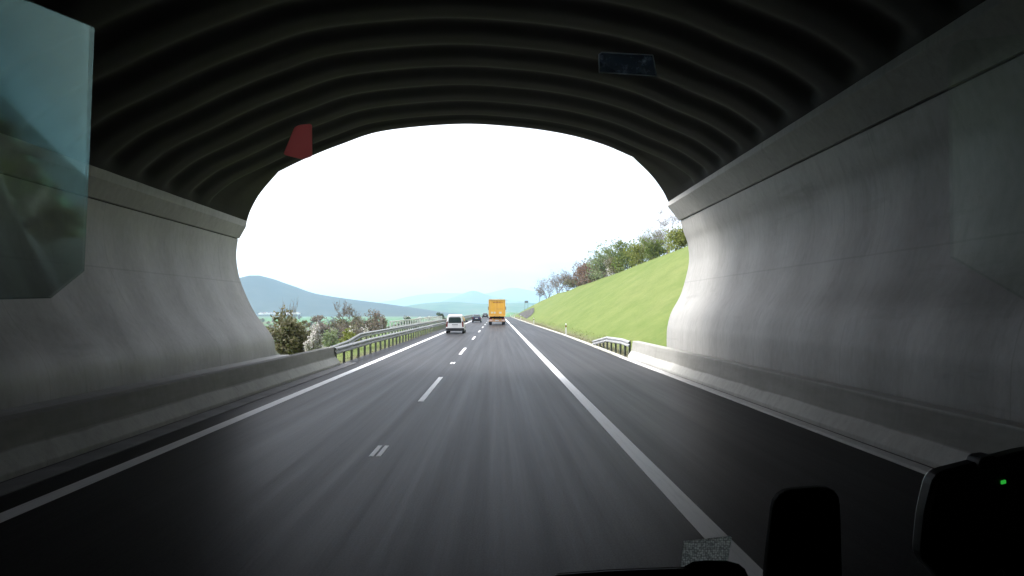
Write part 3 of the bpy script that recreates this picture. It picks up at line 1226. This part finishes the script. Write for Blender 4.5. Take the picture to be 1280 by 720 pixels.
for k, (px, ty, wpx, D, kind, dens, ls, lev, bushy, nm, lab) in enumerate(LEFT):
    X = (px - VX) / F * D
    z = ground(X, D)
    top = H + (VY - ty) / F * D
    plant(nm, lab, 'tree' if nm == 'tree' else 'bush', (X, D, z - .1), top - z, wpx / F * D, kind, dens, ls * 1.15, 300 + k, None, lev, bool(bushy), .95 if kind != 'olive' else .7, 1.7 if px == 437 else 1.0)

# valley copses: a few proto trees copied around
protos = []
for k, (kind, h, w, d) in enumerate((('wood', 7, 6, 900), ('brown', 8, 6, 700), ('olive', 6, 6, 900))):
    protos.append(plant('tree', 'x', 'tree', (0, 0, -60), h, w, kind, d, .42, 500 + k, None, 3))
rr = random.Random(77)
used = set()
GN = ['dark green trees scattered through the valley on the left', 'bare brown trees scattered through the valley on the left', 'olive trees scattered through the valley on the left']
LB = ['dark green tree in the hazy valley left of the road', 'leafless brown tree in the hazy valley left of the road', 'olive toned tree in the hazy valley left of the road']
for k in range(90):
    D = 160 * (10 ** (rr.random() * .95))
    px = rr.uniform(318, 560)
    X = (px - VX) / F * D
    if X > -14 or (D < 260 and px > 470):
        continue
    i = rr.randrange(3)
    o = protos[i] if i not in used else copy_tree(protos[i])
    used.add(i)
    o.location = (X, D, ground(X, D) - .2)
    s = rr.uniform(.55, 1.1)
    o.scale = (s * rr.uniform(.9, 1.4), s * rr.uniform(.9, 1.4), s)
    o.rotation_euler.z = rr.uniform(0, 6.28)
    tag(o, LB[i], 'tree', GN[i])

# grass tufts on the bank and along the verges
rg = random.Random(9)
tb = MB()
for k in range(4200):
    y = 31 + 95 * rg.random() ** 1.6
    x = 6.45 + 1.3 * rg.random() ** 1.5 if k % 3 else -(7.0 + 3.5 * rg.random())
    if x > 0 and x < edge_x(y) + .45:
        continue
    z = ground(x, y) - .03
    for q in range(2):
        a = rg.uniform(0, 6.28)
        hh = rg.uniform(.025, .075) * (1.5 if rg.random() < .12 else 1)
        wd = .035 + .025 * rg.random()
        lx, ly = rg.uniform(-.1, .1), rg.uniform(-.1, .1)
        tb.face([(x - math.cos(a) * wd, y - math.sin(a) * wd, z), (x + math.cos(a) * wd, y + math.sin(a) * wd, z), (x + lx, y + ly, z + hh)])
tag(tb.build('grass', m_leaf('grass_blades', [(.09, .13, .03), (.13, .16, .045), (.18, .18, .08), (.24, .21, .13)])), 'rough grass tufts on the green bank and along the road verges', 'grass', kind='stuff')

# villages
hb = MB()
hb.grid([[(-5, y, 0), (-5, y, 5.0), (0, y, 9.0), (5, y, 5.0), (5, y, 0)] for y in (-6, 6)], False, True, True)
rb_ = MB()
rb_.grid([[(-5.6, y, 4.9), (0, y, 9.3), (5.6, y, 4.9), (5.6, y, 5.2), (0, y, 9.7), (-5.6, y, 5.2)] for y in (-6.4, 6.4)], False, True, True)
h0 = None
spots = [(rr.uniform(318, 372), 1900 + rr.uniform(-200, 150)) for _ in range(26)] + [(rr.uniform(478, 508), 2300 + rr.uniform(-200, 200)) for _ in range(14)] + [(rr.uniform(505, 560), rr.uniform(900, 1500)) for _ in range(16)]
for k, (px, D) in enumerate(spots):
    X = (px - VX) / F * D
    if h0 is None:
        h0 = empty('house')
        hb.build('wall', M['render_wall'], h0)
        rb_.build('roof', M['roof'], h0)
        o = h0
    else:
        o = copy_tree(h0)
    o.location = (X, D, ground(X, D) + (6 if D > 1600 else 0) + (10 if 2100 < D else 0))
    s = rr.uniform(.8, 1.3)
    s *= .62 if D > 1600 else .42
    o.scale = (s * rr.uniform(.9, 2.2), s, s * .8)
    o.rotation_euler.z = rr.uniform(0, 3.14)
    tag(o, 'tiny white walled house in the ' + ('village at the foot of the near mountain' if k < 26 else 'village on the hillside beyond the fields' if k < 40 else 'hazy village behind the guardrails'), 'house',
        'white houses of the village under the mountain' if k < 26 else 'white houses on the far hillside' if k < 40 else 'white houses behind the guardrails')


# ------------------------------------------------------------------ hills
def hill(name, label, D, prof, depth, mat, rough, seed):
    b = MB()
    x0, x1 = prof[0][0], prof[-1][0]
    n = 110
    rows = []
    for j in range(-9, 19):
        v = j / 9.0
        fy = math.cos(min(1, abs(v) if v < 0 else v / 2) * PI / 2) ** 1.3 if v < 2 else 0
        y = D + v * depth
        row = []
        for i in range(n + 1):
            px = x0 + (x1 - x0) * i / n
            h = (VY - lerp_list(px, prof)) / F * D + H + 13
            nz = mnoise.fractal(Vector((px * .035, v * 2.5, seed)), 1.0, 2.0, 5) * rough
            z = -14.5 + max(0, h) * fy * (1 + nz * (.25 + .75 * (1 - fy)))
            row.append(((px - VX) / F * D, y, z))
        rows.append(row)
    b.grid(rows, True)
    return tag(b.build(name, mat), label, 'hill', kind='structure')


def smooth_prof(p):
    return [(a, b) for a, b in catmull(p, 6)]


hill('hills', 'long wooded blue grey mountain falling to the right, nearest on the left', 2300,
     smooth_prof([(60, 392), (180, 372), (260, 356), (296, 350), (309, 346.6), (317, 344.3), (324, 344.0), (331, 346.6), (345, 352), (362, 359), (380, 364), (400, 368), (420, 371), (445, 374.5), (480, 379), (510, 383.5), (545, 389), (580, 394)]),
     520, M.setdefault('hill_a', m_hill('wooded_mountain', [(.035, .042, .036), (.058, .062, .050)], .012)), .06, 1)
hill('hills', 'low hazy hill with fields straight ahead behind the vehicles', 3300,
     smooth_prof([(440, 394), (480, 388), (505, 383), (525, 379.5), (545, 377.5), (570, 377), (592, 378.5), (620, 379.5), (650, 378), (690, 380), (760, 386), (820, 393)]),
     700, M.setdefault('hill_b', m_hill('wooded_low_hill', [(.03, .06, .03), (.055, .10, .04), (.10, .11, .07)], .008)), .07, 2)
hill('hills', 'blue peaked mountain far behind the yellow truck', 5600,
     smooth_prof([(500, 392), (540, 381), (565, 372), (580, 366.5), (590, 363.5), (598, 364.5), (612, 369), (640, 375), (680, 380), (740, 390)]),
     900, M.setdefault('hill_c', m_hill('far_mountain', [(.04, .06, .04), (.06, .075, .05)], .006)), .05, 3)
hill('hills', 'palest distant mountain range along the horizon', 7400,
     smooth_prof([(380, 388), (450, 380), (490, 375.5), (515, 370), (545, 366.5), (575, 366.5), (605, 367), (622, 363.5), (640, 359.5), (655, 361.5), (680, 366), (730, 376), (800, 388)]),
     900, M['hill_c'], .05, 4)

# ------------------------------------------------------------------ air
hz = MB()
hz.box((0, 4650, 150), (17600, 10400, 332))
mh = bpy.data.materials.new('haze')
mh.use_nodes = True
nt = mh.node_tree
nt.nodes.clear()
o_ = N(nt, 'ShaderNodeOutputMaterial')
pv = N(nt, 'ShaderNodeVolumePrincipled')
pv.inputs['Color'].default_value = (.52, .77, 1.0, 1)
pv.inputs['Density'].default_value = 1.65e-4
pv.inputs['Anisotropy'].default_value = .1
nt.links.new(pv.outputs[0], o_.inputs['Volume'])
tag(hz.build('haze', mh), 'thin pale haze over the whole valley', 'haze', kind='stuff')

# ------------------------------------------------------------------ the vehicle we sit in


def plane_hit(n, p0, px, py):
    d = Vector(((px - VX) / F, 1, (VY - py) / F))
    t = n.dot(p0 - Vector((0, 0, H))) / n.dot(d)
    return Vector((0, 0, H)) + d * t


def side_pane(p_ref, depth, aim_from, aim_to, poly, pane_mat, label):
    din = Vector(((aim_from[0] - VX) / F, 1, (VY - aim_from[1]) / F)).normalized()
    dout = Vector(((aim_to[0] - VX) / F, 1, (VY - aim_to[1]) / F)).normalized()
    n = (dout - din).normalized()
    p0 = at(p_ref[0], p_ref[1], depth)
    P = [plane_hit(n, p0, *q) for q in poly]
    root = empty('side_window', P[0])
    tag(root, label, 'window pane')
    o = P[0]
    b = MB()
    th = n * .0025
    b.grid([[p - o + th for p in P], [p - o - th for p in P]], False, True, True)
    b.build('pane', pane_mat, root)
    return root


side_pane((112, 180), .95, (60, 130), (475, 352), [(-40, -22), (36, 1), (115, 33), (110, 180), (104, 338), (62, 372), (-40, 374)],
          m_pane('teal_glass', (.98, 1.0, .995), (.115, .168, .147)), 'teal tinted glass pane of the cab reflecting cloudy sky, left edge of the view')
side_pane((1190, 200), .95, (1235, 190), (150, 340), [(1187, 70), (1192, 58), (1204, 51), (1330, 36), (1330, 402), (1190, 321)],
          m_pane('grey_green_glass', (.98, 1.0, .99), (.78, .92, .87)), 'dim grey green glass pane of the cab in front of the shoulder side wall')


def slab(name, mat, poly, D, th, parent=None, bevel=0, tilt=0.0, org=None):
    """outline in the picture at depth D, given real thickness th; tilt leans it back"""
    b = MB()
    org = org or Vector((0, 0, 0))
    fr = []
    for px, py in poly:
        p = at(px, py, D)
        fr.append(p - org)
    bk = [p + Vector((0, th, 0)) for p in fr]
    b.grid([fr, bk], False, True, True)
    return b.build(name, mat, parent, bevel)


def rpoly(corners, r, n=5):
    pts = []
    m = len(corners)
    for i in range(m):
        p = Vector(corners[i])
        a = (Vector(corners[i - 1]) - p)
        c = (Vector(corners[(i + 1) % m]) - p)
        ra = min(r, a.length * .45)
        rc = min(r, c.length * .45)
        a.normalize()
        c.normalize()
        for k in range(n):
            t = k / (n - 1)
            q = p + a * ra * (1 - t) ** 2 + c * rc * t ** 2
            pts.append((q.x, q.y))
    return pts


dash = empty('dashboard', (0, .35, 1.6))
tag(dash, 'black dashboard edge of the vehicle along the bottom of the view', 'dashboard')
b = MB()
b.grid([[(x, y - .35, z - 1.6) for y, z in ((.30, 1.2), (.30, 2.0), (.40, 2.01), (.95, 1.80), (1.0, 1.76), (1.0, 1.2))] for x in (-1.1, 1.1)], False, True, True)
b.build('dash_top', M['matt_black'], dash, bevel=.015)
slab('instrument_hood', M['matt_black'], [(690, 790), (694, 718.5), (762, 713.5), (856, 710), (868, 703.5), (884, 702), (910, 702.5), (925, 706.5), (933, 713), (937, 722), (938, 790)], .74, .008, dash, .004, org=Vector((0, .35, 1.6)))
slab('hood_trim', plain('dark_grey_trim', (.06, .06, .062), .5), [(694, 721), (694, 718.8), (762, 713.9), (856, 710.4), (876, 716), (868, 717.5), (762, 716.5)], .738, .002, dash, 0, org=Vector((0, .35, 1.6)))

ph = empty('phone_holder', at(1005, 720, .62))
tag(ph, 'black rounded phone holder standing on the dashboard', 'phone holder')
po = at(1005, 720, .62)
slab('back_plate', M['matt_black'], rpoly([(956, 745), (962, 680), (970, 614), (1051, 608), (1055, 745)], 24), .62, .012, ph, .003, org=po)
slab('clamp', M['matt_black'], rpoly([(985, 800), (985, 735), (1030, 735), (1030, 800)], 6), .625, .03, ph, .003, org=po)

nv = empty('toll_device', at(1220, 720, .6))
tag(nv, 'bulky black device with a green status light on the right of the dashboard', 'device')
no_ = at(1220, 720, .6)
slab('housing', M['black_plastic'], rpoly([(1152, 700), (1158, 640), (1170, 592), (1290, 562), (1420, 552), (1420, 760), (1200, 760), (1172, 719)], 16), .60, .018, nv, .004, org=no_)
slab('latch', M['black_plastic'], rpoly([(1222, 590), (1226, 573), (1246, 569), (1256, 585)], 6), .598, .018, nv, .002, org=no_)
me = bpy.data.materials.new('green_light')
me.use_nodes = True
nt = me.node_tree
P = nt.nodes['Principled BSDF']
P.inputs['Base Color'].default_value = (.02, .3, .03, 1)
P.inputs['Emission Color'].default_value = (.06, 1, .10, 1)
P.inputs['Emission Strength'].default_value = .055
slab('status_light', me, [(1252.5, 605.5), (1252.5, 601.5), (1257.5, 600.2), (1257.7, 604.2)], .5985, .004, nv, 0, org=no_)
b = MB()
pc = [at(1243, 722, .59) - no_, at(1249, 713, .59) - no_, at(1252, 711, .59) - no_, at(1255, 716, .59) - no_, at(1253, 730, .59) - no_]
b.tube(pc, .0007, 6)
b.build('cable', M['galv'], nv)


# dotted film patch above the hood
def dots(nt):
    tc = N(nt, 'ShaderNodeTexCoord')
    vo = N(nt, 'ShaderNodeTexVoronoi')
    vo.inputs['Scale'].default_value = 420
    vo.inputs['Randomness'].default_value = .45
    nt.links.new(tc.outputs['Object'], vo.inputs['Vector'])
    return ramp(nt, vo.outputs['Distance'], [(.35, (.95, .97, .94)), (.70, (.25, .26, .25))])


s_ = slab('dotted_film', m_film('dotted_film', dots, .16), [(851, 712), (855, 677), (912, 670.5), (915, 672), (911, 694), (907, 712)], .752, .0015)
tag(s_, 'silvery dotted film patch standing behind the dashboard hood over the white line', 'film patch')


def navy(nt):
    f = noise_fac(nt, (90, 90, 90), 4, .7)
    return ramp(nt, f, [(.35, (.05, .07, .09)), (.62, (.16, .20, .24)), (.75, (.6, .66, .7))])


tg = empty('toll_tag', at(785, 80, .78))
to_ = at(785, 80, .78)
tag(tg, 'dark smoky rectangular toll tag with bright edges high on the windscreen', 'toll tag')
tp = [(749, 90), (748.5, 68), (752, 65.5), (816, 69), (821, 95), (753, 90.5)]
slab('tag_plate', m_film('smoky_plastic', navy, .45, (.6, .65, .7)), tp, .78, .003, tg, org=to_)
b = MB()
tq = [at(px, py, .7795) - to_ for px, py in tp]
for i in range(len(tq)):
    b.tube([tq[i], tq[(i + 1) % len(tq)]], .0006, 5)
b.build('tag_edge', m_film('clear_edge', (.7, .75, .75), .4), tg)

rd = slab('red_reflection_patch', m_film('red_reflection_tint', (1.0, .36, .34), .34, (1, .75, .75)), rpoly([(354, 193), (368, 159), (374, 156), (389.5, 154.5), (390, 195), (378, 199)], 3), .85, .002)  # red reflection put into the colour of a thin translucent plate
tag(rd, 'red reflection built as a translucent patch, high up at the rim of the roof', 'film patch')

# ------------------------------------------------------------------ camera
cd = bpy.data.cameras.new('camera')
cam = bpy.data.objects.new('camera', cd)
COL.objects.link(cam)
cam.location = (0, 0, H)
cam.rotation_euler = (PI / 2, 0, 0)
cd.sensor_width = 36
cd.lens = 36 * F / 1280
cd.shift_x = (640 - VX) / 1280
cd.shift_y = (VY - 360) / 1280
cd.clip_start = .02
cd.clip_end = 20000
S.camera = cam

# ------------------------------------------------------------------ light
w = bpy.data.worlds.new('World')
S.world = w
w.use_nodes = True
nt = w.node_tree
bg = nt.nodes['Background']
sky = N(nt, 'ShaderNodeTexSky')
sky.sky_type = 'NISHITA'
sky.sun_disc = False
ELEV, ROT = math.radians(42), math.radians(-78)
sky.sun_elevation = ELEV
sky.sun_rotation = ROT
sky.air_density = 1.0
sky.dust_density = 3.0
hs = N(nt, 'ShaderNodeHueSaturation')
hs.inputs['Saturation'].default_value = .18
nt.links.new(sky.outputs[0], hs.inputs['Color'])
# cloud layer: soft banks over the whole overcast sky
f = noise_fac(nt, (1.6, 1.6, 7.0), 5, .6, 'Generated', 1.4)
cl = mixc(nt, 1.0, hs.outputs[0], ramp(nt, f, [(.34, (.64, .632, .645)), (.66, (1.0, .98, 1.0))]), 'MULTIPLY')
# overcast: the cloud deck is thinner and brighter overhead than along the horizon
tcw = N(nt, 'ShaderNodeTexCoord')
sw = N(nt, 'ShaderNodeSeparateXYZ')
nt.links.new(tcw.outputs['Generated'], sw.inputs[0])
cl = mixc(nt, 1.0, cl, ramp(nt, sw.outputs[2], [(0.0, (.48, .47, .48)), (.85, (1, 1, 1))]), 'MULTIPLY')
nt.links.new(cl, bg.inputs['Color'])
bg.inputs['Strength'].default_value = .15
sun = bpy.data.lights.new('sun', 'SUN')
sun.energy = .65
sun.angle = math.radians(25)
sun.color = (1, .97, .93)
so = bpy.data.objects.new('sun', sun)
COL.objects.link(so)
d = Vector((math.sin(ROT) * math.cos(ELEV), math.cos(ROT) * math.cos(ELEV), math.sin(ELEV)))
so.rotation_euler = d.to_track_quat('Z', 'Y').to_euler()

S.view_settings.view_transform = 'Standard'
S.view_settings.look = 'None'
S.view_settings.exposure = 2.6
S.view_settings.gamma = 1
S.view_settings.use_curve_mapping = False
S.render.engine = 'CYCLES'
c = S.cycles
c.use_denoising = True
c.max_bounces = 10
c.diffuse_bounces = 6
c.glossy_bounces = 4
c.transparent_max_bounces = 12
c.volume_bounces = 2
c.caustics_reflective = False
c.caustics_refractive = False
